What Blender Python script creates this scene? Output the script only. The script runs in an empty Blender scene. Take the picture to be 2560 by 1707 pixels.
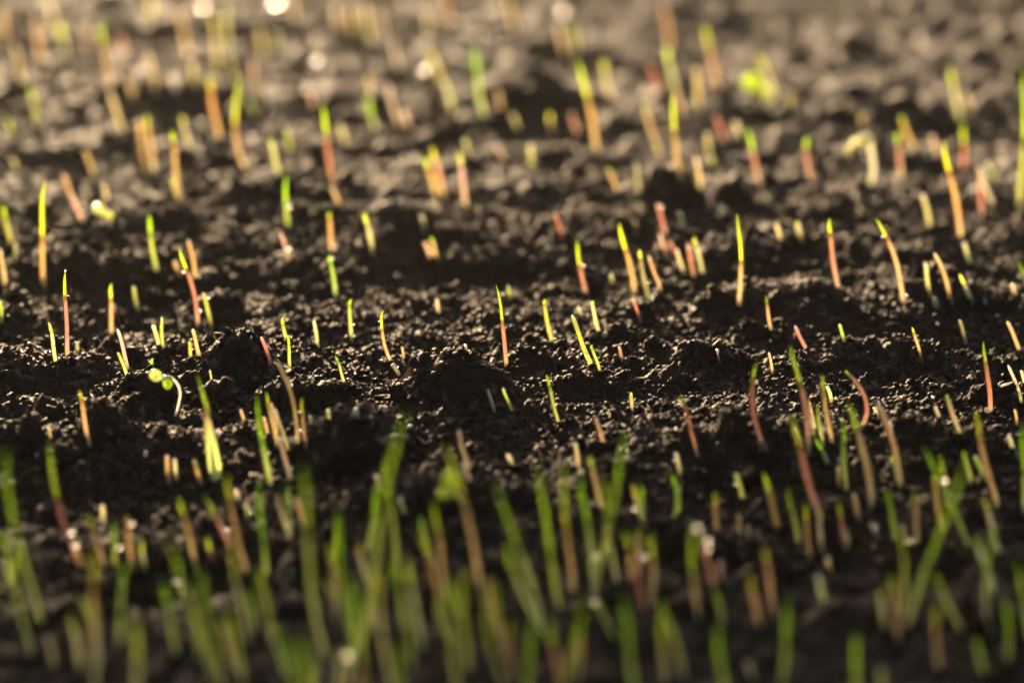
import bpy, math, random
import numpy as np
from mathutils import Vector
R = math.radians
random.seed(7)
rng = np.random.default_rng(11)
S = bpy.context.scene

# ------------------------------------------------------------------ camera
W0, H0 = 2560.0, 1707.0
LENS = 100.0
FPX = W0 * LENS / 36.0
PITCH = R(20.0)
CAM_Z = 0.3325
cam_d = bpy.data.cameras.new('camera')
cam = bpy.data.objects.new('camera', cam_d)
S.collection.objects.link(cam)
cam.location = (0, 0, CAM_Z)
cam.rotation_euler = (math.pi / 2 - PITCH, 0, 0)
cam_d.lens = LENS
cam_d.sensor_width = 36.0
cam_d.clip_start = 0.02
cam_d.clip_end = 400.0
cam_d.dof.use_dof = True
cam_d.dof.focus_distance = 0.93
cam_d.dof.aperture_fstop = 4.45
cam_d.dof.aperture_blades = 9
S.camera = cam

# ------------------------------------------------------------------ light
SUN_EL, SUN_AZ = R(12.0), R(-16.0)        # azimuth from +Y (ahead), negative = to the left
w = bpy.data.worlds.new('World')
S.world = w
w.use_nodes = True
nt = w.node_tree
sky = nt.nodes.new('ShaderNodeTexSky')
sky.sky_type = 'NISHITA'
sky.sun_disc = False
sky.sun_elevation = SUN_EL
sky.sun_rotation = SUN_AZ
bg = nt.nodes['Background']
nt.links.new(sky.outputs[0], bg.inputs[0])
bg.inputs[1].default_value = 0.05
sky.air_density = .5
sky.dust_density = 2.5
sky.ozone_density = .6
sun_d = bpy.data.lights.new('sun', 'SUN')
sun_d.energy = 5.0
sun_d.angle = R(0.53)
sun_d.color = (1.0, 0.73, 0.44)
sun = bpy.data.objects.new('sun', sun_d)
S.collection.objects.link(sun)
sdir = Vector((math.sin(SUN_AZ) * math.cos(SUN_EL), math.cos(SUN_AZ) * math.cos(SUN_EL), math.sin(SUN_EL)))
sun.rotation_euler = sdir.to_track_quat('Z', 'Y').to_euler()
sun.location = sdir * 3
S.view_settings.view_transform = 'Standard'
S.view_settings.look = 'None'
S.view_settings.gamma = 1.0
S.view_settings.exposure = 2.12
S.view_settings.use_curve_mapping = False
S.cycles.use_denoising = True
S.cycles.max_bounces = 7
S.cycles.diffuse_bounces = 4
S.cycles.glossy_bounces = 3
S.cycles.transmission_bounces = 6
S.cycles.volume_bounces = 0
S.cycles.sample_clamp_indirect = 60.0
S.cycles.caustics_reflective = False
S.cycles.caustics_refractive = True
S.cycles.blur_glossy = 0.3

# ------------------------------------------------------------------ materials
def newmat(name):
    m = bpy.data.materials.new(name)
    m.use_nodes = True
    n = m.node_tree
    for x in list(n.nodes):
        n.nodes.remove(x)
    out = n.nodes.new('ShaderNodeOutputMaterial')
    return m, n, out

def soil_material():
    m, n, out = newmat('moist_soil')
    L = n.links
    p = n.nodes.new('ShaderNodeBsdfPrincipled')
    tc = n.nodes.new('ShaderNodeTexCoord')
    a = n.nodes.new('ShaderNodeTexNoise'); a.inputs['Scale'].default_value = 70; a.inputs['Detail'].default_value = 5
    b = n.nodes.new('ShaderNodeTexNoise'); b.inputs['Scale'].default_value = 1100; b.inputs['Detail'].default_value = 4; b.inputs['Roughness'].default_value = .7
    c = n.nodes.new('ShaderNodeTexVoronoi'); c.inputs['Scale'].default_value = 420
    for x in (a, b, c):
        L.new(tc.outputs['Object'], x.inputs['Vector'])
    r = n.nodes.new('ShaderNodeValToRGB')
    r.color_ramp.elements[0].position = .3; r.color_ramp.elements[0].color = (.014, .0068, .0032, 1)
    r.color_ramp.elements[1].position = .72; r.color_ramp.elements[1].color = (.040, .020, .009, 1)
    L.new(a.outputs[0], r.inputs[0])
    # scattered pale mineral grains
    g = n.nodes.new('ShaderNodeValToRGB')
    g.color_ramp.elements[0].position = .945; g.color_ramp.elements[0].color = (0, 0, 0, 1)
    g.color_ramp.elements[1].position = .965; g.color_ramp.elements[1].color = (1, 1, 1, 1)
    sx = n.nodes.new('ShaderNodeSeparateColor'); L.new(c.outputs['Color'], sx.inputs[0]); L.new(sx.outputs[0], g.inputs[0])
    mx = n.nodes.new('ShaderNodeMix'); mx.data_type = 'RGBA'
    L.new(g.outputs[0], mx.inputs[0]); L.new(r.outputs[0], mx.inputs[6]); mx.inputs[7].default_value = (.13, .095, .055, 1)
    L.new(mx.outputs[2], p.inputs['Base Color'])
    rr = n.nodes.new('ShaderNodeMapRange'); rr.inputs[1].default_value = .3; rr.inputs[2].default_value = .75; rr.inputs[3].default_value = .40; rr.inputs[4].default_value = .80
    L.new(b.outputs[0], rr.inputs[0]); L.new(rr.outputs[0], p.inputs['Roughness'])
    p.inputs['Specular IOR Level'].default_value = .16
    p.inputs['Specular Tint'].default_value = (1, .70, .45, 1)
    bp = n.nodes.new('ShaderNodeBump'); bp.inputs['Strength'].default_value = 1.0; bp.inputs['Distance'].default_value = .0007
    L.new(b.outputs[0], bp.inputs['Height']); L.new(bp.outputs[0], p.inputs['Normal'])
    L.new(p.outputs[0], out.inputs[0])
    return m

def plant_material(name, trans=.55, rough=.38, gam=1.0, smear=0.0):
    m, n, out = newmat(name)
    L = n.links
    at = n.nodes.new('ShaderNodeAttribute'); at.attribute_name = 'Col'
    at2 = n.nodes.new('ShaderNodeAttribute'); at2.attribute_name = 'St'
    # fine lengthwise veins: noise stretched along the stem
    mp = n.nodes.new('ShaderNodeMapping'); mp.inputs['Scale'].default_value = (16, 1.6, 1)
    L.new(at2.outputs['Vector'], mp.inputs[0])
    v = n.nodes.new('ShaderNodeTexNoise'); v.inputs['Scale'].default_value = 1.0; v.inputs['Detail'].default_value = 2
    L.new(mp.outputs[0], v.inputs['Vector'])
    r = n.nodes.new('ShaderNodeMapRange'); r.inputs[1].default_value = .3; r.inputs[2].default_value = .7; r.inputs[3].default_value = .6; r.inputs[4].default_value = 1.18
    L.new(v.outputs[0], r.inputs[0])
    vm = n.nodes.new('ShaderNodeVectorMath'); vm.operation = 'SCALE'
    L.new(at.outputs['Color'], vm.inputs[0]); L.new(r.outputs[0], vm.inputs['Scale'])
    tc = n.nodes.new('ShaderNodeTexCoord')
    dn = n.nodes.new('ShaderNodeTexNoise'); dn.inputs['Scale'].default_value = 700; dn.inputs['Detail'].default_value = 3
    L.new(tc.outputs['Object'], dn.inputs['Vector'])
    sp = n.nodes.new('ShaderNodeSeparateXYZ'); L.new(at2.outputs['Vector'], sp.inputs[0])
    ma = n.nodes.new('ShaderNodeMath'); ma.operation = 'MULTIPLY_ADD'; ma.inputs[1].default_value = -.22; L.new(sp.outputs['Y'], ma.inputs[0]); L.new(dn.outputs[0], ma.inputs[2])
    mr = n.nodes.new('ShaderNodeMapRange'); mr.inputs[1].default_value = .50; mr.inputs[2].default_value = .57; L.new(ma.outputs[0], mr.inputs[0])
    dm = n.nodes.new('ShaderNodeMix'); dm.data_type = 'RGBA'; dm.inputs[7].default_value = (.05, .03, .015, 1)
    fq = n.nodes.new('ShaderNodeMath'); fq.operation = 'MULTIPLY'; fq.inputs[1].default_value = smear; L.new(mr.outputs[0], fq.inputs[0])
    L.new(fq.outputs[0], dm.inputs[0]); L.new(vm.outputs[0], dm.inputs[6])
    class _o: outputs = [dm.outputs[2]]
    vm = _o
    p = n.nodes.new('ShaderNodeBsdfPrincipled')
    L.new(vm.outputs[0], p.inputs['Base Color'])
    p.inputs['Roughness'].default_value = rough
    t = n.nodes.new('ShaderNodeBsdfTranslucent')
    L.new(vm.outputs[0], t.inputs['Color'])
    bp = n.nodes.new('ShaderNodeBump'); bp.inputs['Strength'].default_value = .4; bp.inputs['Distance'].default_value = .0001
    L.new(v.outputs[0], bp.inputs['Height']); L.new(bp.outputs[0], p.inputs['Normal'])
    p.inputs['Sheen Weight'].default_value = .12
    p.inputs['Sheen Roughness'].default_value = .3
    gm = n.nodes.new('ShaderNodeGamma'); gm.inputs[1].default_value = gam
    L.new(vm.outputs[0], gm.inputs[0]); L.new(gm.outputs[0], t.inputs['Color'])
    mx = n.nodes.new('ShaderNodeMixShader'); mx.inputs[0].default_value = trans
    L.new(p.outputs[0], mx.inputs[1]); L.new(t.outputs[0], mx.inputs[2])
    gl = n.nodes.new('ShaderNodeBsdfGlossy'); gl.inputs['Roughness'].default_value = .2
    gl.inputs['Color'].default_value = (.8, .78, .62, 1)
    fr = n.nodes.new('ShaderNodeFresnel'); fr.inputs['IOR'].default_value = 1.42
    m2 = n.nodes.new('ShaderNodeMixShader')
    L.new(fr.outputs[0], m2.inputs[0]); L.new(mx.outputs[0], m2.inputs[1]); L.new(gl.outputs[0], m2.inputs[2])
    L.new(m2.outputs[0], out.inputs[0])
    return m

def simple_material(name, col, rough=.5, trans=0.0, col2=None, scale=400):
    m, n, out = newmat(name)
    L = n.links
    p = n.nodes.new('ShaderNodeBsdfPrincipled')
    tc = n.nodes.new('ShaderNodeTexCoord')
    a = n.nodes.new('ShaderNodeTexNoise'); a.inputs['Scale'].default_value = scale; a.inputs['Detail'].default_value = 4
    L.new(tc.outputs['Object'], a.inputs['Vector'])
    r = n.nodes.new('ShaderNodeValToRGB')
    r.color_ramp.elements[0].position = .35; r.color_ramp.elements[0].color = (*(col2 or [c * .6 for c in col]), 1)
    r.color_ramp.elements[1].position = .65; r.color_ramp.elements[1].color = (*col, 1)
    L.new(a.outputs[0], r.inputs[0]); L.new(r.outputs[0], p.inputs['Base Color'])
    p.inputs['Roughness'].default_value = rough
    if trans:
        t = n.nodes.new('ShaderNodeBsdfTranslucent'); L.new(r.outputs[0], t.inputs['Color'])
        mx = n.nodes.new('ShaderNodeMixShader'); mx.inputs[0].default_value = trans
        L.new(p.outputs[0], mx.inputs[1]); L.new(t.outputs[0], mx.inputs[2]); L.new(mx.outputs[0], out.inputs[0])
    else:
        L.new(p.outputs[0], out.inputs[0])
    return m

def drop_material():
    m, n, out = newmat('dew_water')
    p = n.nodes.new('ShaderNodeBsdfPrincipled')
    p.inputs['Base Color'].default_value = (1, .98, .95, 1)
    p.inputs['Roughness'].default_value = .08
    p.inputs['IOR'].default_value = 1.33
    p.inputs['Transmission Weight'].default_value = 1.0
    n.links.new(p.outputs[0], out.inputs[0])
    return m

M_SOIL = soil_material()
M_SHEATH = plant_material('sheath_tissue', .84, .34, .34, .8)
M_LEAF = plant_material('leaf_tissue', .80, .34, .85)
M_PALE = plant_material('seedling_tissue', .86, .4, .6)
M_DROP = drop_material()
M_STRAW = simple_material('dry_straw', (.42, .30, .15), .5, .35, (.2, .12, .05), 900)
M_BARK = simple_material('dry_husk', (.30, .17, .07), .45, .25, (.12, .06, .025), 500)
M_ROOT = simple_material('rootlet_fibre', (.30, .19, .10), .5, .2)
M_STONE = simple_material('pale_grit', (.42, .33, .22), .6, 0, (.22, .16, .10), 700)

# ------------------------------------------------------------------ pixel -> world rays
CP, SP = math.cos(PITCH), math.sin(PITCH)
def ray(px, py):
    u = (px - W0 / 2) / FPX
    v = -(py - H0 / 2) / FPX
    d = np.array([u, CP + v * SP, -SP + v * CP])
    return d / np.linalg.norm(d)
def flat(px, py):
    d = ray(px, py)
    t = CAM_Z / -d[2]
    return d[0] * t, d[1] * t

# ------------------------------------------------------------------ soil heightfield
STEP = 0.0005
X0, X1, Y0, Y1 = -0.34, 0.34, 0.50, 1.66
NX, NY = int((X1 - X0) / STEP) + 1, int((Y1 - Y0) / STEP) + 1
xs = X0 + np.arange(NX) * STEP
ys = Y0 + np.arange(NY) * STEP

def smooth_noise(cx, cy, seed):
    r = np.random.default_rng(seed)
    gx, gy = int((X1 - X0) / cx) + 4, int((Y1 - Y0) / cy) + 4
    g = r.random((gy, gx)) * 2 - 1
    fx, fy = (xs - X0) / cx, (ys - Y0) / cy
    ix, iy = fx.astype(int), fy.astype(int)
    tx, ty = fx - ix, fy - iy
    tx = tx * tx * (3 - 2 * tx); ty = (ty * ty * (3 - 2 * ty))[:, None]
    a = g[iy][:, ix] * (1 - tx) + g[iy][:, ix + 1] * tx
    b = g[iy + 1][:, ix] * (1 - tx) + g[iy + 1][:, ix + 1] * tx
    return a * (1 - ty) + b * ty

H = 0.0028 * smooth_noise(.11, .055, 1) + 0.0020 * smooth_noise(.05, .028, 2) + 0.0019 * smooth_noise(.024, .013, 3) + 0.0014 * smooth_noise(.010, .007, 4)

def mound(px, py, rx, ry, h, power=2.0):
    """A clod whose middle lies under the pixel (px, py) of the photograph."""
    global H
    cx, cy = flat(px, py)
    d = np.sqrt(((xs[None, :] - cx) / rx) ** 2 + ((ys[:, None] - cy) / ry) ** 2)
    d = d * (1 + .12 * smooth_noise(.012, .012, int(px)))
    H = H + h * np.exp(-d ** (2 * power))

for a in [(1125, 985, .0150, .013, .0100, 1.5), (590, 930, .0085, .009, .0105, 1.7), (880, 1130, .015, .014, .0120, 1.5),
          (1240, 1010, .012, .010, .006, 1.4), (2300, 1110, .009, .009, .0075, 1.6), (330, 1045, .0045, .005, .0050, 1.7),
          (1665, 500, .013, .012, .0115, 1.6), (1000, 560, .010, .010, .005, 1.4), (1310, 260, .022, .018, .010, 1.4),
          (2140, 250, .014, .012, .006, 1.4), (2030, 250, .012, .012, .004, 1.3), (330, 720, .060, .020, -.003, 1.4),
          (1150, 680, .055, .016, -.0035, 1.3), (1500, 960, .010, .008, .005, 1.5),
          (1755, 905, .012, .009, .006, 1.4), (1690, 950, .012, .009, .004, 1.4), (820, 1000, .012, .008, .0045, 1.3),
          (150, 1260, .05, .02, -.004, 1.3), (400, 1440, .05, .02, -.006, 1.3), (1990, 1400, .05, .02, -.004, 1.3),
          (60, 930, .016, .012, .004, 1.4), (400, 800, .035, .03, -.006, 1.3), (130, 660, .02, .012, .006, 1.5), (250, 1120, .03, .012, .004, 1.4),
          (1850, 640, .02, .012, .006, 1.5), (2350, 740, .02, .012, .006, 1.5), (1900, 770, .022, .012, .006, 1.4),
          (2200, 880, .02, .01, .004, 1.4), (700, 480, .03, .014, .006, 1.4), (450, 250, .03, .016, .009, 1.4),
          (1050, 1250, .02, .012, .005, 1.4), (1930, 1130, .022, .012, .006, 1.4)]:
    mound(*a)

def stamp(n, rmin, rmax, lo, hi, squash, seed, tilt=0):
    """Bury n rounded crumbs in the surface, biggest first."""
    r = np.random.default_rng(seed)
    rad = rmin * (rmax / rmin) ** (r.random(n) ** 1.8)
    rad = -np.sort(-rad)
    cx = r.uniform(X0, X1, n); cy = r.uniform(Y0, Y1, n)
    off = r.uniform(lo, hi, n); sq = squash * r.uniform(.75, 1.2, n); el = r.uniform(.75, 1.35, n)
    base = H.copy()
    for k in range(n):
        R_ = rad[k]; c = int((cx[k] - X0) / STEP); q = int((cy[k] - Y0) / STEP); m = int(R_ * 1.4 / STEP) + 1
        a0, a1, b0, b1 = max(q - m, 0), min(q + m + 1, NY), max(c - m, 0), min(c + m + 1, NX)
        dx = (xs[b0:b1] - cx[k]) / (R_ * el[k]); dy = (ys[a0:a1] - cy[k]) / (R_ / el[k])
        d2 = 1 - (dx * dx)[None, :] - (dy * dy)[:, None]
        z = base[q if q < NY else NY - 1, c if c < NX else NX - 1] + off[k] * R_ + np.sqrt(np.maximum(d2, 0)) * R_ * sq[k]
        sub = H[a0:a1, b0:b1]
        np.copyto(sub, np.where((d2 > 0) & (z > sub), z, sub))

stamp(1000, .003, .009, -.4, .05, .8, 21)
H += .0009 * smooth_noise(.0045, .0040, 51) + .0005 * smooth_noise(.0021, .0021, 52)
stamp(6000, .0014, .0034, -.45, .1, .9, 22)
H += .00045 * smooth_noise(.0023, .0022, 53) + .0003 * smooth_noise(.0012, .0012, 54)
stamp(60000, .0006, .0013, -.35, .3, 1.0, 23)
stamp(60000, .00042, .0008, -.2, .6, 1.05, 24)
H += .00022 * smooth_noise(.0009, .0009, 55) + .00016 * rng.normal(size=H.shape).clip(-1.5, 1.5)

def height(x, y):
    i = min(max(int(round((x - X0) / STEP)), 0), NX - 1); j = min(max(int(round((y - Y0) / STEP)), 0), NY - 1)
    return float(H[j, i])

def hit(px, py):
    """Where the line of sight through a pixel of the photograph meets the soil."""
    d = ray(px, py)
    t = (CAM_Z - .03) / -d[2]
    while t < 3:
        x, y, z = d[0] * t, d[1] * t, CAM_Z + d[2] * t
        if z <= height(x, y):
            break
        t += .0004
    return x, y, z

def new_obj(name, verts, faces, mat, parent=None, smooth=True, cols=None, st=None):
    me = bpy.data.meshes.new(name)
    verts = np.asarray(verts, dtype=np.float32)
    faces = np.asarray(faces, dtype=np.int32)
    nf, k = faces.shape
    me.vertices.add(len(verts)); me.vertices.foreach_set('co', verts.ravel())
    me.loops.add(nf * k); me.loops.foreach_set('vertex_index', faces.ravel())
    me.polygons.add(nf)
    me.polygons.foreach_set('loop_start', np.arange(0, nf * k, k, dtype=np.int32))
    me.polygons.foreach_set('loop_total', np.full(nf, k, dtype=np.int32))
    if smooth:
        me.polygons.foreach_set('use_smooth', np.ones(nf, dtype=bool))
    me.update(calc_edges=True)
    if cols is not None:
        a = me.color_attributes.new('Col', 'FLOAT_COLOR', 'POINT')
        c = np.ones((len(verts), 4), dtype=np.float32); c[:, :3] = cols
        a.data.foreach_set('color', c.ravel())
    if st is not None:
        a = me.attributes.new('St', 'FLOAT_VECTOR', 'POINT')
        a.data.foreach_set('vector', np.asarray(st, dtype=np.float32).ravel())
    me.materials.append(mat)
    o = bpy.data.objects.new(name, me)
    S.collection.objects.link(o)
    if parent is not None:
        o.parent = parent
    return o

def ysamples():
    out = [Y0]
    while out[-1] < Y1:
        y = out[-1]
        d = abs(y - .875)
        out.append(y + (.0005 if d < .13 else .0005 + min(.0009, (d - .13) * .004)))
    out[-1] = Y1
    return np.array(out)
gy = ysamples()
gyj = np.clip((gy - Y0) / STEP, 0, NY - 1.001)
j0 = gyj.astype(int); tj = (gyj - j0)[:, None]
G = H[j0] * (1 - tj) + H[np.minimum(j0 + 1, NY - 1)] * tj
# the detailed bed melts into the wider ground at its rim
ex = np.minimum((xs - X0), (X1 - xs)) / .02; ey = np.minimum(gy - Y0, Y1 - gy) / .02
edge = np.clip(np.minimum(ex[None, :], ey[:, None]), 0, 1)
G = G * edge + (-.004) * (1 - edge)
# outer ring as part of the same sheet: far coordinates appended on every side
fx = np.array([-60, -12, -4, -1.5, -.8, -.5]); fy0 = np.array([-60, -12, -4, -1.2, 0, .3]); fy1 = np.array([1.9, 2.5, 4, 8, 20, 60])
AX = np.concatenate([fx, xs, -fx[::-1]]); AY = np.concatenate([fy0, gy, fy1])
Z = np.full((len(AY), len(AX)), -.004)
Z[6:-6, 6:-6] = G
XX, YY = np.meshgrid(AX, AY)
V = np.stack([XX, YY, Z], -1).reshape(-1, 3)
nx_, ny_ = len(AX), len(AY)
idx = (np.arange(ny_ - 1)[:, None] * nx_ + np.arange(nx_ - 1)[None, :]).ravel()
F = np.stack([idx, idx + 1, idx + 1 + nx_, idx + nx_], -1)
ground = new_obj('ground', V, F, M_SOIL)
ground['kind'] = 'structure'; ground['label'] = 'dark moist crumbly garden soil'

# loose crumbs lying on the bed, too many to count
def icosphere(sub):
    import bmesh
    bm = bmesh.new(); bmesh.ops.create_icosphere(bm, subdivisions=sub, radius=1.0)
    v = np.array([x.co[:] for x in bm.verts]); f = np.array([[q.index for q in x.verts] for x in bm.faces]); bm.free()
    return v, f
def scatter(name, n, sub, rmin, rmax, ylo, yhi, seed, mat, around=()):
    r = np.random.default_rng(seed)
    v, f = icosphere(sub)
    nv = len(v)
    rad = rmin * (rmax / rmin) ** (r.random(n) ** 2.2)
    y = r.uniform(ylo, yhi, n); x = r.uniform(-1, 1, n) * (.03 + y * .19)
    if len(around):      # some lie pushed up against the sprouts
        P = np.repeat(np.array(around)[:, :2], 8, 0)
        P = P[(P[:, 1] > ylo) & (P[:, 1] < yhi)]
        k = min(len(P), n); an = r.uniform(0, 6.28, k); dd_ = r.uniform(.0011, .0028, k)
        x[-k:] = P[:k, 0] + np.cos(an) * dd_; y[-k:] = P[:k, 1] + np.sin(an) * dd_; rad[-k:] = r.uniform(.0005, .0011, k)
    i = np.clip(((x - X0) / STEP).round().astype(int), 0, NX - 1); j = np.clip(((y - Y0) / STEP).round().astype(int), 0, NY - 1)
    z = H[j, i] + rad * (r.uniform(.0, .6, n) if sub < 3 else r.uniform(-.35, .15, n))
    VV = np.repeat(v[None], n, 0)
    # lumpy: three random cosine lobes per crumb
    for q_ in range(4 if sub < 3 else 12):
        k = r.normal(size=(n, 1, 3)) * (1.9 if q_ < 4 else 4.5); ph = r.uniform(0, 6.28, (n, 1))
        VV = VV * (1 + (.17 if q_ < 4 else .09) * np.sin((v[None] * k * 1.5).sum(-1) + ph))[..., None]
    sc = r.uniform(.75, 1.2, (n, 1, 3))
    VV = VV * sc * rad[:, None, None] + np.stack([x, y, z], -1)[:, None, :]
    FF = (f[None] + (np.arange(n) * nv)[:, None, None]).reshape(-1, 3)
    o = new_obj(name, VV.reshape(-1, 3), FF, mat)
    o['kind'] = 'stuff'; o['label'] = 'loose crumbs of dark moist soil lying over the bed'
    o['category'] = 'soil crumbs'
    return o


# ------------------------------------------------------------------ plants
PAL = {  # base of sheath, middle, top of sheath, leaf low, leaf tip
    'R': ((.60, .26, .10), (.56, .11, .08), (.58, .18, .07), (.48, .60, .02), (.30, .52, .012)),
    'O': ((.76, .56, .16), (.74, .42, .10), (.70, .38, .09), (.54, .62, .02), (.34, .55, .012)),
    'Y': ((.70, .76, .18), (.80, .74, .18), (.82, .76, .30), (.64, .70, .06), (.54, .64, .05)),
    'G': ((.54, .66, .07), (.44, .60, .04), (.34, .52, .02), (.34, .56, .01), (.18, .42, .005)),
    'P': ((.80, .62, .26), (.82, .48, .26), (.80, .46, .30), (.58, .62, .07), (.48, .60, .05)),
}
def lerp(a, b, t): return a + (b - a) * t

def tube(path, rad, cols, seg=10, oblique=0.0, uoff=0.0):
    """Closed-topped tapering tube along path with colours; St carries (angle, length)."""
    n = len(path)
    V, C, T = [], [], []
    for i in range(n):
        a = path[max(i - 1, 0)]; b = path[min(i + 1, n - 1)]
        t = (b - a); t /= np.linalg.norm(t)
        u = np.cross(t, (0, 1, 0)); u /= np.linalg.norm(u); v = np.cross(u, t)
        for k in range(seg):
            ph = 2 * math.pi * k / seg
            rr = rad[i] * (1 + .06 * math.cos(3 * ph + 1) + .04 * math.cos(5 * ph))
            V.append(path[i] + rr * (math.cos(ph) * u + .86 * math.sin(ph) * v)); C.append(cols[i]); T.append((k / seg + uoff, i / n, uoff))
    F = []
    for i in range(n - 1):
        for k in range(seg):
            q = (k + 1) % seg
            F.append((i * seg + k, i * seg + q, (i + 1) * seg + q, (i + 1) * seg + k))
    return np.array(V), np.array(F), np.array(C), np.array(T)

def blade(path, half, cols, face, fold=.9, uoff=0.0):
    """A gutter-shaped leaf: seven points across, folded about its midrib."""
    n = len(path); m = 7
    V, C, T = [], [], []
    for i in range(n):
        a = path[max(i - 1, 0)]; b = path[min(i + 1, n - 1)]
        t = (b - a); t /= np.linalg.norm(t)
        u = np.cross(t, (0, 1, 0)); u /= np.linalg.norm(u); v = np.cross(u, t)
        for k in range(m):
            s = (k / (m - 1)) * 2 - 1
            an = s * (1.25 - .35 * i / n) * fold + face
            V.append(path[i] + half[i] * (math.sin(an) * u + (math.cos(an) - .5) * v)); C.append(np.array(cols[i]) * (1.12 if k == 3 else 1)); T.append((k / m * .6 + uoff, i / n, uoff))
    F = [(i * m + k, i * m + k + 1, (i + 1) * m + k + 1, (i + 1) * m + k) for i in range(n - 1) for k in range(m - 1)]
    return np.array(V), np.array(F), np.array(C), np.array(T)

def empty(name, loc):
    o = bpy.data.objects.new(name, None); o.empty_display_size = .003
    o.location = Vector([float(q) for q in loc])
    S.collection.objects.link(o)
    return o

DV, DF = icosphere(3)
DROP_MESH = None
def drop(loc, r, parent=None, origin=(0, 0, 0)):
    global DROP_MESH
    if DROP_MESH is None:
        o = new_obj('dew_drop', DV * np.array((1, 1, .95)), DF, M_DROP)
        DROP_MESH = o.data
    else:
        o = bpy.data.objects.new('dew_drop', DROP_MESH)
        S.collection.objects.link(o)
    o.location = Vector([float(a - b) for a, b in zip(loc, origin)]); o.scale = (r, r, r)
    if parent is not None:
        o.parent = parent
    return o

BASES = []
SPROUTS = []      # what was built, for the labels
def sprout(tx, ty, bx, by, kind, lf=0.0, wid=1.0, bend=0.0, drops=()):
    """Pixels of tip and visible base in the photograph (2560 wide)."""
    x0, y0, z0 = hit(bx, by)
    yp = y0 + .0005
    d = ray(tx, ty); yt = yp + random.uniform(-.002, .003); t = yt / d[1]
    p1 = np.array([d[0] * t, yt, CAM_Z + d[2] * t]); p0 = np.array([x0, yp, z0])
    if p1[2] < p0[2] + .0015: p1[2] = p0[2] + .0015
    BASES.append(p0)
    L = np.linalg.norm(p1 - p0)
    org = p0.copy()
    side = np.array([1.0, 0, 0])
    def pos(s):
        q = p0 + (p1 - p0) * s + side * (bend * L * 4 * s * (1 - s)) * (1 if s > 0 else 0)
        q = q + side * (.014 * L * (math.sin(s * 5 + tx) - lerp(math.sin(tx), math.sin(5 + tx), s)))
        return q - org
    if wid > 1.1: wid = 1.1 + (wid - 1.1) * .2
    rr = .00098 * wid * random.uniform(.88, 1.1) * (.76 if by > 1330 else 1)
    pal = PAL[kind]
    j = np.array([random.uniform(.82, 1.15), random.uniform(.82, 1.15), random.uniform(.7, 1.3)])
    wash = random.random() ** 2 * .4; pale = np.array((.80, .74, .36))
    pal = [np.clip(np.array(c) * j, 0, .95) for c in pal]
    pal[0] = lerp(pal[0], pale, .25 + wash); pal[1] = lerp(pal[1], pale, wash * .5)
    uo = random.random() * 9
    hs = 1 - lf
    def scol(s):      # s over the sheath
        if s < 0: return pal[0] * .9
        return lerp(pal[0], pal[1], min(s / .4, 1)) if s < .4 else lerp(pal[1], pal[2], (s - .4) / .6)
    root = empty('cereal_sprout', org) if (lf > 0 or drops) else None
    n = 12
    sv = [-.003 / max(L, .004)] + [hs * k / (n - 1) for k in range(n)]
    path = [pos(s) if s >= 0 else pos(0) + np.array([0, 0, -.004]) for s in sv]
    cols = [scol(s / hs) for s in sv]
    if lf > 0:
        rad = [rr * 1.05] + [rr * lerp(1.05, .9, k / (n - 1)) for k in range(n)]
        rad[-1] = rr * .66; rad[-2] = rr * .86
    else:
        rad = [rr * 1.02] + [rr * lerp(1.02, .82, k / (n - 1)) for k in range(n)]
        e = [pos(hs * (1 - .004)), pos(hs)]
        path = path[:-1] + [path[-1] * .35 + path[-2] * .65, path[-1] * .72 + path[-2] * .28, path[-1]]
        rad = rad[:-1] + [rr * .74, rr * .5, rr * .1]
        tipc = np.array((.86, .84, .66))
        cols = cols[:-1] + [lerp(cols[-1], tipc, .25), lerp(cols[-1], tipc, .6), tipc]
        cols[-4] = lerp(cols[-4], tipc, .1)
    V, F, C, T = tube(path, rad, cols, 14, uoff=uo)
    if root is None:
        sh = new_obj('cereal_sprout', V, F, M_SHEATH, None, True, C, T); sh.location = Vector(org.tolist()); root = sh
    else:
        sh = new_obj('sheath', V, F, M_SHEATH, root, True, C, T)
    if lf > 0:
        n = 12; a = max(hs - .07, 0)
        sv = [lerp(a, 1, k / (n - 1)) for k in range(n)]
        path = [pos(s) for s in sv]
        hook = random.uniform(-.6, 1.0) * rr * 1.2
        for k in range(n):
            q = max(0, (k / (n - 1) - .6) / .4); path[k] = path[k] + side * hook * q * q
        half = [rr * (.80 if k < n * .5 else lerp(.82, .12, ((k - n * .5) / (n * .5 - 1)) ** 1.6)) for k in range(n)]
        cols = [lerp(pal[3], pal[4], k / (n - 1)) for k in range(n)]
        V, F, C, T = blade(path, half, cols, random.uniform(-.5, .5), 1.0, uo)
        new_obj('leaf', V, F, M_LEAF, root, True, C, T)
    for (s, sd, r) in drops:
        if s > .97: q = pos(1.0) + np.array([0, 0, r * .6])
        else: q = pos(s) + side * (1 if sd >= 0 else -1) * (rr + r * .45) + np.array([0, -rr * .2, 0])
        drop(q, r * 1.15, root)
    SPROUTS.append(dict(o=root, tx=tx, ty=ty, bx=bx, by=by, k=kind, lf=lf, L=L, lean=(tx - bx) / max(by - ty, 1), bend=bend, wid=wid, drops=len(drops)))
    return root

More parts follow.
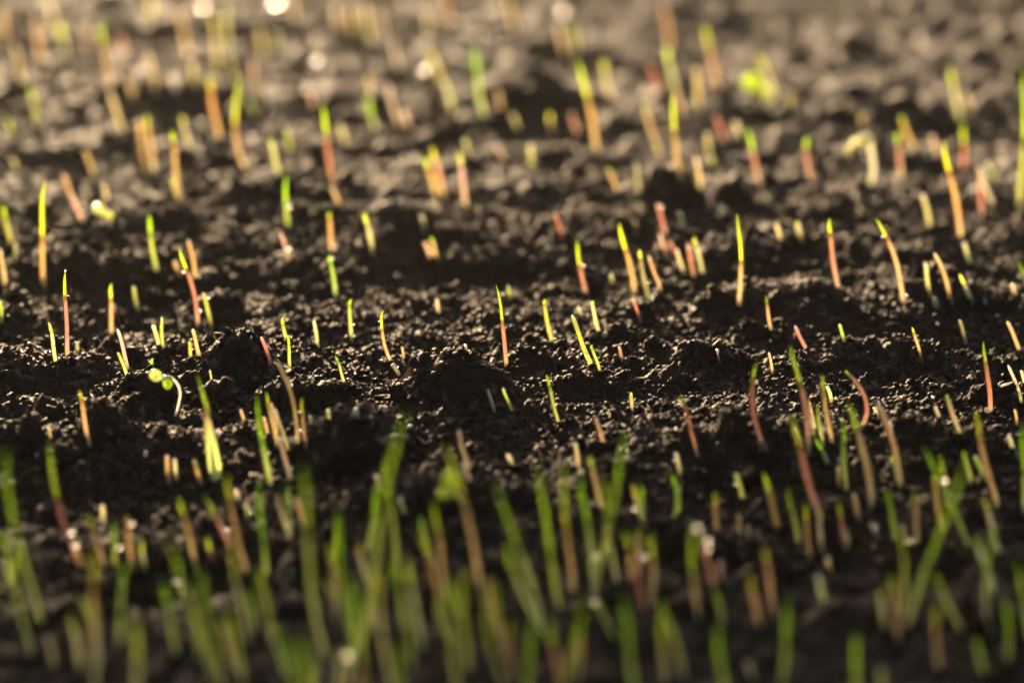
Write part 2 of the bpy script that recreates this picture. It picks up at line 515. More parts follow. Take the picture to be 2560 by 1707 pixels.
Q = 640 / 2334.0
DATA = {
(0, 0): [(130,400,200,760,'Y'),(270,780,350,1180,'G',.3,1.1),(330,190,380,560,'O',0,1.3),(540,200,640,650,'Y',.3,1.5),(920,200,1010,860,'O',.3,1.1),(1000,850,1120,1210,'Y',0,1.1),
 (1090,300,1150,530,'P'),(1170,720,1210,900,'O'),(1330,1040,1400,1560,'O',.25,1.1),(1270,1080,1330,1570,'O',0,1.1),(1570,1190,1640,1820,'O',.15,1.1),(1660,1060,1730,1350,'Y',.2),
 (1910,700,2000,1260,'O',.2,1.1),(1940,180,1990,700,'Y',.2,1.2),(2190,690,2240,1550,'O',.5,1.1,-.08),(2100,540,2150,760,'Y'),(770,1370,860,1600,'O'),(110,1440,150,1560,'Y'),
 (440,0,560,400,'Y',0,1.5),(1370,-60,1370,180,'Y',.4,1.3),(1620,80,1720,540,'O'),(1350,480,1420,860,'O'),(20,50,30,420,'O'),(2050,40,2090,480,'Y'),(2300,540,2340,820,'P'),
 (760,220,800,480,'P'),(1750,560,1790,800,'Y'),(2270,900,2330,1080,'G'),(60,1080,110,1220,'G')],
(640, 0): [(20,240,60,520,'Y'),(180,300,200,450,'Y'),(280,1180,310,1390,'G',.2),(130,1280,210,1600,'Y',.1),(505,870,520,1010,'P'),(610,960,710,1690,'R',.35,1.0),(760,1130,810,1300,'Y'),
 (1020,680,1050,850,'O'),(1020,880,1090,1190,'G',.5),(1200,760,1300,1160,'P',0,1.1),(1250,370,1300,640,'P'),(1580,470,1700,780,'Y',.2),(1720,740,1790,1040,'Y'),(1990,430,2080,1070,'G',.35,1.1,-.03),
 (2200,820,2240,1110,'O'),(1540,1430,1640,1790,'O',.25,1.1),(1600,1340,1720,1810,'O',.25,1.1),(1850,1390,1920,1900,'P',.2,1.1),(1910,1270,1930,1410,'Y'),(2190,1330,2290,1490,'P'),
 (720,60,750,300,'P',0,1.3),(850,60,870,320,'O'),(980,20,1050,380,'Y',0,1.2),(1130,60,1160,300,'P'),(1560,120,1570,290,'Y'),(2300,-20,2360,290,'O',0,1.1),(1730,-60,1760,200,'O'),(330,-80,350,200,'P'),(1330,1000,1400,1200,'P')],
(1280, 0): [(420,240,490,580,'P'),(560,220,590,500,'G',.3),(600,540,770,1390,'O',.4,1.1),(820,540,900,900,'Y',.3),(1380,60,1440,460,'O'),(1410,430,1490,830,'Y',.3,1.1),(1260,600,1340,860,'R'),
 (1460,850,1540,1640,'O',.42,1.1),(1740,220,1880,820,'O',.35,1.3),(1680,620,1700,990,'Y'),(1200,930,1340,1430,'O',.1,1.0),(340,1030,370,1250,'Y',.3,1.1),(540,1030,620,1290,'R'),(170,1320,175,1510,'Y'),
 (500,1310,520,1430,'P'),(1860,1060,1930,1290,'R'),(2030,1110,2070,1230,'Y'),(2150,1180,2270,1700,'R',.35),(2250,500,2400,900,'Y',.25,1.2),(1780,1210,1800,1400,'Y'),(1820,1430,1835,1540,'G'),
 (880,1530,960,1740,'O',.15),(0,1040,60,1190,'Y'),(1500,820,1560,1080,'P')],
(1920, 0): [(200,870,230,1090,'Y',.3),(340,1250,390,1640,'R',.25),(1650,620,1760,1110,'Y',.3,1.1),(1800,850,1860,1010,'Y'),(1210,1060,1330,1350,'O',.2),(1170,1200,1220,1620,'R',.25,1.0),
 (1770,1130,1780,1570,'R',.4),(1590,1290,1760,2170,'O',.3,1.3),(850,1050,870,1190,'O',.2),(2320,600,2290,1900,'G',.5,1.4),(2000,1480,2060,1640,'Y'),(1490,1240,1540,1400,'P')],
(0, 430): [(30,300,105,650,'G',.3,1.1),(145,650,140,840,'Y'),(385,80,400,1070,'O',.5,1.1,-.03),(0,700,45,1060,'O',0,1.0,0,((.1,0,.0010),)),(570,20,660,270,'O'),(650,200,770,480,'P',0,1,0,((.15,0,.0009),)),(950,130,975,250,'Y'),
 (1570,60,1630,270,'Y',.2),(1360,390,1430,920,'G',.3,1.0),(1715,620,1785,980,'O'),(1590,810,1650,950,'O'),(1625,700,1805,1410,'R',.25,.9,.03,((.72,-.3,.0006),(.22,.3,.0006))),(1855,1100,1925,1440,'G',0,1,0,((.9,0,.0007),)),
 (595,900,612,1685,'R',.28,1.0,-.02,((1.0,0,.0004),(.72,.8,.0003))),(1000,1015,1020,1490,'O',.28),(1030,1210,1060,1350,'R'),(1220,1040,1255,1270,'G'),(450,1370,510,1750,'Y',.2,.9),(1070,1430,1165,1800,'P',0,.95,0,((.05,.4,.0004),)),
 (1390,1390,1455,1600,'Y'),(1475,1320,1490,1630,'G',0,.8,0,((.1,.3,.0004),)),(1630,1350,1665,1510,'G',0,.8),(1755,1430,1820,1690,'O'),(1730,1540,1742,1720,'G',.2,.8),(0,1170,12,1370,'G')],
(640, 430): [(265,20,300,540,'G',.5,1.0,0,((.08,.2,.0010),(.45,.3,.0008))),(225,560,300,810,'P',0,.8,0,((.5,0,.0009),)),(690,130,770,350,'O'),(660,370,690,720,'O',.1,1,0,((.15,.3,.0007),)),(665,760,725,1140,'G',.15,.9,0,((.95,0,.0005),)),
 (985,370,1065,750,'Y',.25),(1535,640,1600,800,'P'),(1600,600,1645,810,'O',.1),(1510,390,1535,550,'Y'),(855,1160,872,1570,'G',.1,.75,0,((.45,.5,.0004),(.2,.5,.0004))),(1140,1260,1235,1740,'O',.35,.7,-.06,((.8,-.8,.0003),)),
 (2190,1030,2282,1775,'R',.42,.95,.04),(2300,1040,2325,1170,'G',0,.8),(238,1320,275,1540,'G',.3,.9,0,((.1,.2,.0006),)),(527,1350,560,1620,'Y',0,.8),(45,1500,135,1770,'R',0,.8),(292,1480,312,1820,'G',.25,.75,0,((.95,.6,.0003),)),(1645,1150,1665,1290,'P',0,.8,0,((.6,-.3,.0005),))],
(1280, 430): [(395,380,465,640,'R',0,.95),(600,620,695,1150,'R',.42,.9,-.07,((.57,.3,.0006),)),(970,470,1115,1120,'O',.36,1.0,.02),(1160,710,1260,1200,'Y',.15,1.0,0,((.12,.5,.0006),(.4,.3,.0005))),(1245,760,1365,1130,'O',0,.85),
 (1325,290,1405,570,'R',0,1,0,((.95,0,.0006),)),(1345,560,1445,840,'P',0,.9),(1430,620,1520,800,'R',0,.8),(1500,700,1570,930,'Y',0,.9),(1600,650,1665,970,'R',0,.9,0,((.88,.1,.0005),)),(1655,590,1735,930,'Y',.2,.8),(1530,370,1560,480,'Y'),
 (2040,380,2070,1230,'O',.5,.95,.02),(905,930,915,1010,'Y',0,.8),(610,1230,655,1360,'Y',0,.8,0,((.25,0,.0005),)),(727,1180,795,1470,'Y',.05,.8),(290,1160,365,1550,'G',.1,.85,0,((.1,.3,.0004),)),(545,1300,725,1770,'G',0,1.0),
 (1100,1160,1180,1390,'R',0,.8,0,((.42,0,.0007),)),(2310,1120,2370,1470,'O',.2,.75),(1120,440,1135,610,'O',0,.9,0,((.4,.3,.0008),)),(1130,-90,1155,190,'Y'),(1680,-130,1720,170,'Y'),(1790,190,1815,340,'P'),(1500,-60,1530,60,'R')],
(1920, 430): [(70,470,115,610,'Y'),(265,450,305,630,'Y',.15),(548,425,645,1070,'R',.2,.95),(990,425,1235,1200,'O',.2,1.0,.04,((.8,-.6,.0005),(.1,.2,.0005))),(1405,200,1480,510,'Y'),(1920,-40,2050,300,'P',0,1.2,0,((.05,0,.0009),)),(1925,60,1955,390,'R',0,1,0,((.08,0,.0009),)),
 (1438,830,1485,1160,'Y',0,1.0),(1515,740,1675,1230,'O',0,.9,.04,((.04,0,.0007),)),(1520,1140,1530,1240,'Y'),(1745,930,1865,1210,'Y',.3,.8),(1785,640,1855,860,'Y'),(2275,810,2370,1090,'G',.5),(2230,1020,2250,1140,'Y'),(1978,1130,1985,1200,'Y',0,.8),
 (245,1400,345,1610,'R',0,.75),(653,1385,700,1570,'G',0,.75),(1315,1415,1410,1760,'O',.12,.75),(1745,1345,1810,1600,'O',0,.75),(2180,1360,2300,1640,'O',0,.8)],
(0, 860): [(1078,75,1155,290,'G',.1,.75),(700,-20,705,75,'Y',0,.9),(415,70,420,130,'P',0,.7),(1380,130,1402,250,'G',.4,.7,0,((.8,-.6,.0003),)),(723,418,820,940,'O',.15,.85,0,((.86,.8,.0003),)),(1913,235,1942,390,'G',0,.6),
 (447,765,462,860,'O',0,.7),(2190,590,2295,865,'O',.0,.7,-.02),(1522,1010,1540,1270,'O',0,.9),(1590,1040,1622,1280,'Y',0,.9),(1770,1050,1835,1290,'O',0,.9),(1585,800,1592,860,'Y',0,.5),
 (50,930,370,2540,'G',.45,1.9,-.02),(445,880,760,2080,'R',.42,1.3,-.03,((.32,.6,.0010),(.22,0,.0009))),(2050,1190,2250,2080,'O',.25,1.1),(1880,1380,2110,1900,'R',.35,1.0,0,((.4,0,.0006),(.06,0,.0008))),(2160,1340,2190,1510,'P'),(1620,1390,1810,2130,'O',.2,1.1),(930,1460,945,1640,'Y'),(2240,1460,2260,1600,'G',0,.9,0,((.7,0,.0007),))],
(640, 860): [(180,138,385,940,'O',.0,.8,.05,((.72,.7,.0004),(.2,.7,.0004),(.1,-.4,.0003))),(405,488,462,965,'O',.3,.8,0,((.12,.8,.0005),(.75,-.8,.0003))),(728,110,812,375,'G',.15,.65),(1332,25,1345,140,'O',0,.75),(1242,180,1305,290,'Y',0,1.0,0,((.8,.4,.0004),)),(1910,8,1925,85,'Y',0,.8,0,((.4,.4,.0003),)),(1863,85,1878,135,'Y',0,.7),
 (98,430,195,960,'O',.2,.9),(138,535,190,840,'P',0,.75),(170,585,295,975,'Y',0,.75,.02,((.3,-.3,.0005),(.12,.2,.0005))),(70,660,115,900,'O',0,.7),(8,455,135,1340,'G',.45,1.2,0,((.4,.5,.0004),)),(200,830,325,1245,'P',0,.9,0,((.3,.3,.0004),)),
 (658,595,665,695,'Y',0,.8),(908,578,915,690,'Y',0,.9),(865,660,872,705,'P',0,.6),(490,650,512,755,'Y',0,.5),(1042,675,1060,725,'Y',0,.8),
 (1380,600,950,2801,'G',.35,2.0,-.02),(1145,1035,1295,2180,'G',.3,1.4),(1095,1190,1125,1340,'Y',0,1.0),(1310,1400,1360,1580,'Y'),(1740,920,2080,2400,'O',.3,1.2,.0),(1845,785,1945,1140,'O',0,.9),(1890,1070,1975,1300,'P',0,.8,0,((.25,.3,.0007),(.1,-.6,.0006))),
 (2290,1000,2350,1140,'Y'),(2112,410,2175,650,'O',.05,.6),(2250,400,2345,650,'G',0,.7),(430,1090,640,2880,'G',.3,1.6,-.03),(1600,1430,1740,2350,'O',.3,1.2),(290,1290,320,1770,'G',.4,1.1),(370,1390,445,1730,'R',0,1.1,0,((.1,.2,.0010),)),(190,1370,315,1800,'Y',.1,1.0,0,((.4,0,.0006),)),
 (30,1250,90,2110,'G',.6,1.6),(1100,1250,1010,1900,'G',.5,1.1)],
(1280, 860): [(718,5,805,260,'G',.1,.7),(978,22,1015,180,'O',.0,.8),(1872,48,1893,165,'O',0,.75),(2138,155,2150,215,'Y',0,.7),(2215,165,2345,1040,'R',.17,.8,-.06,((.8,.2,.0004),)),(315,280,432,745,'G',.2,.75,.01,((.9,-.6,.0002),)),(1087,440,1100,645,'O',.12,.75),
 (1530,458,1695,1030,'R',.14,.75,.03,((.84,-.5,.0003),)),(762,668,845,965,'O',0,.8),(572,898,612,1150,'Y',0,.9),(1493,768,1502,830,'Y',0,.7),(2255,868,2262,1000,'O',0,.8),(2298,900,2312,1005,'P',0,.7,0,((.9,0,.0004),)),(1498,985,1535,1215,'Y',0,.95,0,((.2,.5,.0006),(.7,-.6,.0003))),
 (715,1005,815,1510,'O',.22,1.0,-.03),(1455,1170,1470,1610,'G',.3,1.0,.12),(205,1100,430,2400,'G',.6,1.9),(470,1060,560,2260,'O',.5,1.4),(600,1180,740,2220,'G',.4,1.6,0,((.3,.3,.0009),)),(840,1210,960,2190,'G',.3,1.3),(1010,770,740,2300,'G',.5,1.9),
 (1095,1275,1225,1700,'Y',.3,1.3,0,((.5,-.3,.0007),)),(1185,1270,1200,1660,'G',.5,1.2),(2040,1175,2105,1420,'G',0,.9,0,((.65,-.5,.0007),)),(1848,1345,1895,1830,'O',.25,1.1,0,((.06,.3,.0008),)),(2290,1165,2434,1710,'O',.3,1.1)],
(1920, 860): [(8,75,42,285,'O',0,.7),(190,15,375,1030,'R',.32,1.2,.02),(343,535,412,825,'Y',0,.85,.02),(380,525,430,775,'O',.1,.6),(450,565,505,945,'G',.1,.7,0,((.5,0,.0003),)),(497,278,592,940,'O',.2,.95),(533,378,578,535,'Y',0,.8,.04),
 (698,235,840,785,'R',.06,.85,.20),(62,750,82,880,'O',0,.8),(240,745,315,960,'P',0,.9,0,((.4,.5,.0004),)),(118,795,126,840,'Y',0,.7),(205,635,490,1620,'R',.28,1.1),(390,820,545,1100,'G',.5,.8,.06),(685,690,722,1350,'G',.3,1.0,0,((.45,-.5,.0004),)),
 (745,530,945,1500,'O',.25,1.2,.03),(990,525,1215,1320,'O',0,1.1,.03),(973,575,1002,695,'Y',0,.7),(1112,700,1138,835,'P',0,.7),(1130,1010,1205,1350,'Y',.2,1),(1503,475,1518,545,'Y',0,.7),(1522,563,1605,795,'Y',0,.7),(1623,455,1755,815,'O',.12,.75),
 (1960,-25,2028,635,'R',.28,.95,.02),(2187,190,2312,545,'Y',0,.8,.03),(2310,240,2355,390,'Y',0,.8),(2250,595,2275,770,'O',0,.7),(1895,595,2095,1490,'O',.25,1.1,0),(2195,835,2275,1050,'Y',0,1),(2300,720,2345,1560,'G',.5,1.8),(1775,960,1855,1270,'G',.2,1),
 (1885,1015,1995,1280,'G',0,1),(640,1115,656,1340,'O',0,.9),(1430,930,1840,1900,'G',.4,1.7,0,((.7,0,.0010),)),(1510,1180,1600,1740,'O',.1,1.1),(1810,1020,1280,2570,'G',.6,2.2),(1080,1325,1165,1790,'G',.3,1.1),(1330,1360,1368,1830,'O',.1,1.1,0,((.03,.3,.0008),)),
 (1970,1400,2125,1930,'Y',.2,1.1),(170,1305,285,1860,'G',.4,1.1),(-5,1230,95,1690,'O',.2,1.1),(340,1450,395,2010,'O',.25,1.1),(475,1480,495,1920,'Y',.2,1.2),(640,1440,715,1890,'R',.3,.9,0,((.3,.3,.0007),)),(780,1360,830,1610,'O',0,.9),(1560,1000,1640,1500,'G',.4,1.2)],
(0, 1277): [(15,170,110,740,'G',.3,1.6),(100,420,290,1310,'G',.2,1.6),(805,10,950,530,'O',.25,1.1),(1025,85,1045,540,'G',.5,1.1,0,((.5,.1,.0009),)),(1155,50,1225,570,'O',.05,1.0,0,((.9,0,.0007),)),(1290,260,1325,570,'Y',.35,1.1),(700,250,760,550,'O',0,1.0,0,((.8,-.4,.0010),)),
 (1625,480,1655,810,'G',.2,1.1,0,((.55,-.1,.0009),)),(1890,230,1945,480,'R',.5,1.0,0,((.05,-.2,.0012),)),(1480,640,1620,1340,'G',.3,1.5,0,((.03,0,.0010),)),(760,790,840,1110,'G',.1,1.1),(640,950,735,1490,'Y',.2,1.6),(1790,1070,1805,1360,'G',0,1.3),(2010,1000,2140,1450,'O',.1,1.4,0,((.2,0,.0010),)),
 (2240,720,2325,1090,'G',.1,1.3),(2080,900,2210,1560,'G',.3,1.5),(430,1150,490,1420,'O',0,1.3),(1115,620,1145,770,'Y',0,1.1)],
(640, 1277): [(730,10,700,620,'G',.6,1.5),(930,300,1030,690,'Y',.2,1.3),(630,605,740,910,'G',.1,1.1,0,((.1,.3,.0009),)),(850,560,830,1560,'G',.4,1.6,.03),(1375,400,1520,1260,'Y',.3,1.4,-.03),(1500,50,1630,520,'G',.2,1.0),(1240,380,1340,1080,'G',.4,1.7),(1640,820,1790,1260,'G',.2,1.4),
 (1890,520,1940,1460,'G',.35,1.6),(2100,600,2210,1170,'O',.1,1.1,0,((.18,0,.0011),)),(310,520,335,670,'G'),(20,500,140,1220,'O',.2,1.3),(1290,1180,1340,1800,'G',.4,1.9),(940,1220,920,1760,'R',0,1.5),(770,1260,760,1780,'Y',.1,1.7,0,((.95,.3,.0011),)),(2270,290,2614,1110,'G',.3,1.3,-.06)],
(1280, 1277): [(215,940,90,1850,'G',.6,2.4),(665,770,370,1900,'G',.7,2.4),(775,830,940,1170,'G',.2,1.4),(1005,770,1140,1750,'G',.45,1.9),(1060,400,1080,660,'Y',.3,1.2),(1145,160,1160,640,'O',.1,1.1,0,((.5,.2,.0008),)),(1010,150,1200,900,'R',.25,1.1),(1265,190,1275,870,'O',.35,1.3),
 (1640,90,1700,1000,'O',.5,1.5,0,((.95,0,.0009),)),(1730,220,1850,720,'R',.1,1.1,0,((.95,0,.0009),(.8,.9,.0008))),(1895,470,1910,610,'P'),(1860,740,1920,1030,'G',.2,1.1),(1850,1040,1980,1760,'G',.4,1.8),(2060,30,2080,220,'O',0,.9),(2150,140,2165,265,'Y',0,.9),(2215,750,2280,980,'R'),
 (2290,330,2400,980,'O',.2,1.4),(2145,1370,2210,1560,'Y',0,1.6),(1365,880,1400,1560,'O',.5,1.6),(620,1040,600,1560,'O',.2,1.4),(130,460,215,680,'P',0,1.0)],
(1920, 1277): [(170,790,130,1560,'G',.5,1.8),(455,590,515,840,'Y',0,1.2),(545,420,570,570,'Y',0,1.1),(700,170,745,345,'Y',0,1.0,0,((.6,-.5,.0008),)),(935,110,1005,250,'O',0,1.0,0,((.9,0,.0008),)),(1215,130,1275,340,'Y',0,1.1,0,((.4,.3,.0008),)),(1510,550,1770,1090,'G',.25,1.6),(1890,230,2060,750,'Y',.1,1.2),
 (2270,470,2400,1200,'G',.4,1.7),(2160,780,2190,1370,'G',.5,1.6),(1980,890,2050,1180,'O',0,1.2),(1130,590,1180,1220,'O',.2,1.4),(1010,720,1070,1080,'Y',.2,1.2),(1530,850,1560,1430,'O',.3,1.5),(780,1100,820,1750,'G',.6,2.2),(1890,1150,1970,1520,'G',.2,1.5),(1030,1430,1050,1760,'G',0,1.6)],
}
for (ox, oy), rows in DATA.items():
    for r in rows:
        tx, ty, bx, by, *rest = r
        sprout(ox + tx * Q, oy + ty * Q, ox + bx * Q, oy + by * Q, *rest)

# the dense fringe nearest the camera
fr_ = random.Random(3)
for k in range(34):
    bx = fr_.gauss(1000, 330) if k < 26 else fr_.uniform(20, 2540)
    by = fr_.uniform(1480, 1980)
    h = fr_.uniform(170, 380) * (1 if k % 3 else .55)
    sprout(bx - h * fr_.uniform(-.12, .34), by - h, bx, by, fr_.choice('GGGGOYOR'), fr_.choice((.25, .4, .55, .3)), fr_.uniform(.85, 1.2), fr_.uniform(-.03, .03))

# ---- the broad, split sprout on the left of the sharp row
def pixpt(px, py, yd):
    d = ray(px, py); t = yd / d[1]
    return np.array([d[0] * t, yd, CAM_Z + d[2] * t])
def tag(o, label, cat, group=None, kind=None):
    o['label'] = label
    if cat: o['category'] = cat
    if group: o['group'] = group
    if kind: o['kind'] = kind
def ipx(pts, ox, oy): return [(ox + a * Q, oy + b * Q) for a, b in pts]
def resample(pts, n):
    pts = np.array(pts, float); k = len(pts)
    P = np.vstack([2 * pts[0] - pts[1], pts, 2 * pts[-1] - pts[-2]])
    out = []
    for q in np.linspace(0, k - 1, n):
        i = min(int(q), k - 2); t = q - i
        a, b, c, d = P[i], P[i + 1], P[i + 2], P[i + 3]
        out.append(.5 * ((2 * b) + (-a + c) * t + (2 * a - 5 * b + 4 * c - d) * t * t + (-a + 3 * b - 3 * c + d) * t ** 3))
    return np.array(out)

def broad_sprout():
    bx, by = 0 + 1975 * Q, 860 + 1215 * Q
    x, y, z = hit(bx, by); yd = y + .0005
    org = np.array([x, yd, z])
    root = empty('cereal_sprout', org)
    c = [pixpt(*p, yd) - org for p in ipx([(1985, 1230), (1960, 1080), (1925, 850), (1895, 680), (1880, 560)], 0, 860)]
    c[0] = c[0] + np.array([0, 0, -.003])
    P = resample(c, 14)
    tan, grn = np.array((.66, .42, .16)), np.array((.60, .74, .17))
    V, F, C, T = blade(P, [.0010, .0016, .0020, .0022, .0022, .0021, .0020, .0018, .0016, .0014, .0012, .0011, .0010, .0009], [lerp(grn, tan, min(1, max(0, (k - 6) / 5))) for k in range(14)], math.pi, .9)
    new_obj('sheath', V, F, M_LEAF, root, True, C, T)
    c = [pixpt(*p, yd + .0004) - org for p in ipx([(1900, 640), (1885, 560), (1860, 480), (1830, 380), (1800, 285)], 0, 860)]
    P = resample(c, 12)
    V, F, C, T = blade(P, [.00085] * 6 + list(np.linspace(.00085, .00018, 6)), [lerp(np.array((.44, .62, .02)), np.array((.26, .50, .01)), k / 11) for k in range(12)], .2)
    new_obj('leaf', V, F, M_LEAF, root, True, C, T)
    c = [pixpt(*p, yd + .0035) - org for p in ipx([(1960, 1225), (1925, 1110), (1900, 930), (1888, 740)], 0, 860)]
    P = resample(c, 12)
    V, F, C, T = blade(P, list(np.linspace(.0010, .0018, 5)) + list(np.linspace(.0016, .0006, 7)), [np.array((.60, .78, .16))] * 12, .0, .62)
    o = new_obj('leaf', V, F, M_LEAF, root, True, C, T); o['label'] = 'broad pale green leaf base split open beside the tan sheath'
    drop(P[6] + np.array([.0026, -.0004, 0]), .0003, root)
    tag(root, 'broadest sprout, tan above a wide pale green split base, narrow green tip, left of centre', 'sprout', 'cereal sprouts coming up through the soil')
broad_sprout()

# ---- round-leaved seedlings
def disc_leaf(center, ru, rv, axis_u, axis_v, nrm, col_in, col_out, root, origin, cup=.25):
    n1, n2 = 7, 24
    V, C, T = [center - origin], [col_in], [(0, 0, 0)]
    for i in range(1, n1):
        f = i / (n1 - 1)
        for k in range(n2):
            a = 2 * math.pi * k / n2
            V.append(center - origin + f * (math.cos(a) * ru * axis_u + math.sin(a) * rv * axis_v) + nrm * cup * ru * (f * f) + nrm * .05 * ru * math.sin(3 * a) * f)
            C.append(lerp(np.array(col_in), np.array(col_out), f)); T.append((f, a, 1))
    F = []
    for k in range(n2):
        F.append((0, 1 + k, 1 + (k + 1) % n2, 1 + (k + 1) % n2))
    tri = [(0, 1 + k, 1 + (k + 1) % n2) for k in range(n2)]
    quads = [(1 + (i - 1) * n2 + k, 1 + (i - 1) * n2 + (k + 1) % n2, 1 + i * n2 + (k + 1) % n2, 1 + i * n2 + k) for i in range(1, n1 - 1) for k in range(n2)]
    F = tri + [t for q in quads for t in ((q[0], q[1], q[2]), (q[0], q[2], q[3]))]
    o = new_obj('seed_leaf', V, F, M_PALE, root, True, np.array([np.array(c) for c in C]), T)
    md = o.modifiers.new('thickness', 'SOLIDIFY'); md.thickness = .0003
    return o

def seedling(stem_px, leaves, r0, r1, label, col=(.86, .86, .62), yoff=0):
    x, y, z = hit(*stem_px[0]); yd = y + .0005
    org = np.array([x, yd, z]); root = empty('seedling', org)
    c = [pixpt(*p, yd + i * yoff) - org for i, p in enumerate(stem_px)]
    c[0] = c[0] + np.array([0, 0, -.002])
    P = resample(c, 22)
    V, F, C, T = tube(P, np.linspace(r0, r1, 22), [np.array(col)] * 22, 10)
    new_obj('stem', V, F, M_PALE, root, True, C, T)
    for (px, py, ru, rv, ang, tilt, dy, ci, co) in leaves:
        ce = pixpt(px, py, yd + dy)
        s = (yd / math.cos(PITCH)) / FPX * 1.0
        u = np.array([math.cos(ang), 0, math.sin(ang)]); v0 = np.array([-math.sin(ang), 0, math.cos(ang)])
        v = v0 * math.cos(tilt) + np.array([0, 1, 0]) * math.sin(tilt); nrm = np.cross(u, v)
        disc_leaf(ce, ru * s, rv * s / max(math.cos(tilt), .5), u, v, nrm, ci, co, root, org)
    tag(root, label, 'seedling')
    return root
LG, LG2, YG = (.72, .92, .10), (.60, .90, .04), (.86, .94, .36)
seedling(ipx([(1580, 650), (1625, 560), (1643, 450), (1620, 370), (1570, 315), (1520, 300), (1490, 310)], 0, 860),
         [(1422 * Q, 860 + 290 * Q, 19, 16, -.35, .35, .0, YG, (.66, .82, .22)), (1530 * Q, 860 + 357 * Q, 14, 16.5, 0, .5, -.001, (.34, .70, .02), LG)],
         .00052, .0006, 'white arched seedling bowing over with two round lime seed leaves', (.88, .87, .74))
seedling(ipx([(2010, 2050), (1960, 1700), (1900, 1480), (1830, 1380), (1800, 1320)], 640, 860),
         [(640 + 1765 * Q, 860 + 1245 * Q, 21, 27, .2, .25, -.014, LG2, LG), (640 + 1722 * Q, 860 + 1362 * Q, 19, 14, .1, .25, -.015, LG2, LG)],
         .0007, .0005, 'front seedling with two glowing lime green round leaves, out of focus', (.56, .66, .2))
seedling(ipx([(925, 1690), (960, 1560), (945, 1400), (930, 1290), (900, 1240), (840, 1280)], 1920, 0),
         [(1920 + 840 * Q, 1310 * Q, 30, 17, .55, .4, 0, (.80, .82, .46), (.76, .80, .36)), (1920 + 760 * Q, 1365 * Q, 17, 12, .5, .4, .001, (.72, .74, .4), (.7, .74, .3))],
         .0015, .0014, 'pale cream hooked seedling with a drooping head, alone at the back right', (.82, .82, .56))
seedling(ipx([(2330, 960), (2290, 860), (2230, 800)], 1280, 0),
         [(1280 + 2190 * Q, 760 * Q, 26, 22, .2, .4, 0, LG2, LG), (1280 + 2290 * Q, 830 * Q, 18, 15, -.4, .4, .001, LG, YG)],
         .0009, .0008, 'blurred seedling with one bright lime round leaf among back right sprouts', (.6, .7, .3))
seedling(ipx([(1030, 520), (1000, 450), (960, 410)], 0, 430),
         [(0 + 905 * Q, 430 + 345 * Q, 18, 14, -.5, .3, 0, YG, (.8, .82, .3)), (985 * Q, 430 + 395 * Q, 15, 11, -.5, .3, .001, LG, YG)],
         .0007, .0007, 'blurred low seedling with yellow folded seed leaves at the left', (.6, .55, .4))

scatter('soil_clods', 420, 4, .0016, .0050, .68, 1.30, 41, M_SOIL)
scatter('soil_crumbs', 22000, 2, .0004, .0014, .72, 1.06, 31, M_SOIL, BASES)

# ------------------------------------------------------------------ bits lying on the bed
def strand(name, pts, r, mat, label, cat, ox, oy, lift=.0004, parent=None, taper=.4):
    P = [np.array(hit(*p)) + np.array([0, 0, lift]) for p in ipx(pts, ox, oy)]
    org = P[0].copy(); P = resample([p - org for p in P], 16)
    V, F, C, T = tube(P, np.linspace(r, r * taper, 16), [np.array((.5, .4, .3))] * 16, 6)
    o = new_obj(name, V, F, mat, parent, True, C, T); o.location = Vector(org.tolist())
    if parent is None: tag(o, label, cat)
    return o
strand('root_fibre', [(830, 470), (870, 540), (930, 610), (1000, 680), (1060, 710)], .00013, M_ROOT, 'thin brown rootlet snaking down the soil left of the arched seedling', 'root', 0, 860, .0006)
strand('root_fibre', [(1190, 300), (1240, 280), (1300, 245), (1345, 240)], .00012, M_ROOT, 'fine dark rootlet touching the lime leaves of the arched seedling', 'root', 0, 860, .0006)
strand('root_fibre', [(610, 490), (680, 495), (760, 515), (830, 500)], .0001, M_ROOT, 'hair-thin rootlet crossing behind the lone orange sprout at the left', 'root', 0, 860, .0006)
strand('root_fibre', [(110, 555), (190, 540), (285, 522)], .00013, M_STRAW, 'straight tan straw fibre lying behind a green sprout in the centre', 'root', 1280, 860, .0012)
strand('root_fibre', [(700, 385), (850, 375), (1050, 365), (1200, 330)], .00022, M_ROOT, 'dark flat rootlet running towards the frayed straw', 'root', 640, 860, .0006)

def root_hairs(n):
    r = np.random.default_rng(77); V, F, off = [], [], 0
    for _ in range(n):
        y = r.uniform(.75, 1.08); x = r.uniform(-1, 1) * .18 * y * 1.05; a = r.uniform(0, 6.28); cur = r.uniform(-1.2, 1.2); ln = r.uniform(.004, .016); P = []
        for k in range(9):
            P.append(np.array([x, y, height(x, y) + .0002 + .0008 * math.sin(k * .39) * r.random()])); a += cur / 8; x += math.cos(a) * ln / 8; y += math.sin(a) * ln / 8
        v, f, _c, _t = tube(np.array(P), np.linspace(.00012, .00005, 9), [np.zeros(3)] * 9, 4)
        V.append(v); F.append(f + off); off += len(v)
    o = new_obj('root_hairs', np.concatenate(V), np.concatenate(F), M_ROOT)
    tag(o, 'hair-thin brown plant fibres strewn over the soil', 'fibres', None, 'stuff')
root_hairs(260)

def standing(name, pts, r, mat, ox, oy, parent, org, yd, taper=.3, dy=0):
    P = resample([pixpt(*p, yd + dy) - org for p in ipx(pts, ox, oy)], 8)
    V, F, C, T = tube(P, np.linspace(r, r * taper, 8), [np.array((.5, .4, .3))] * 8, 6)
    return new_obj(name, V, F, mat, parent, True, C, T)
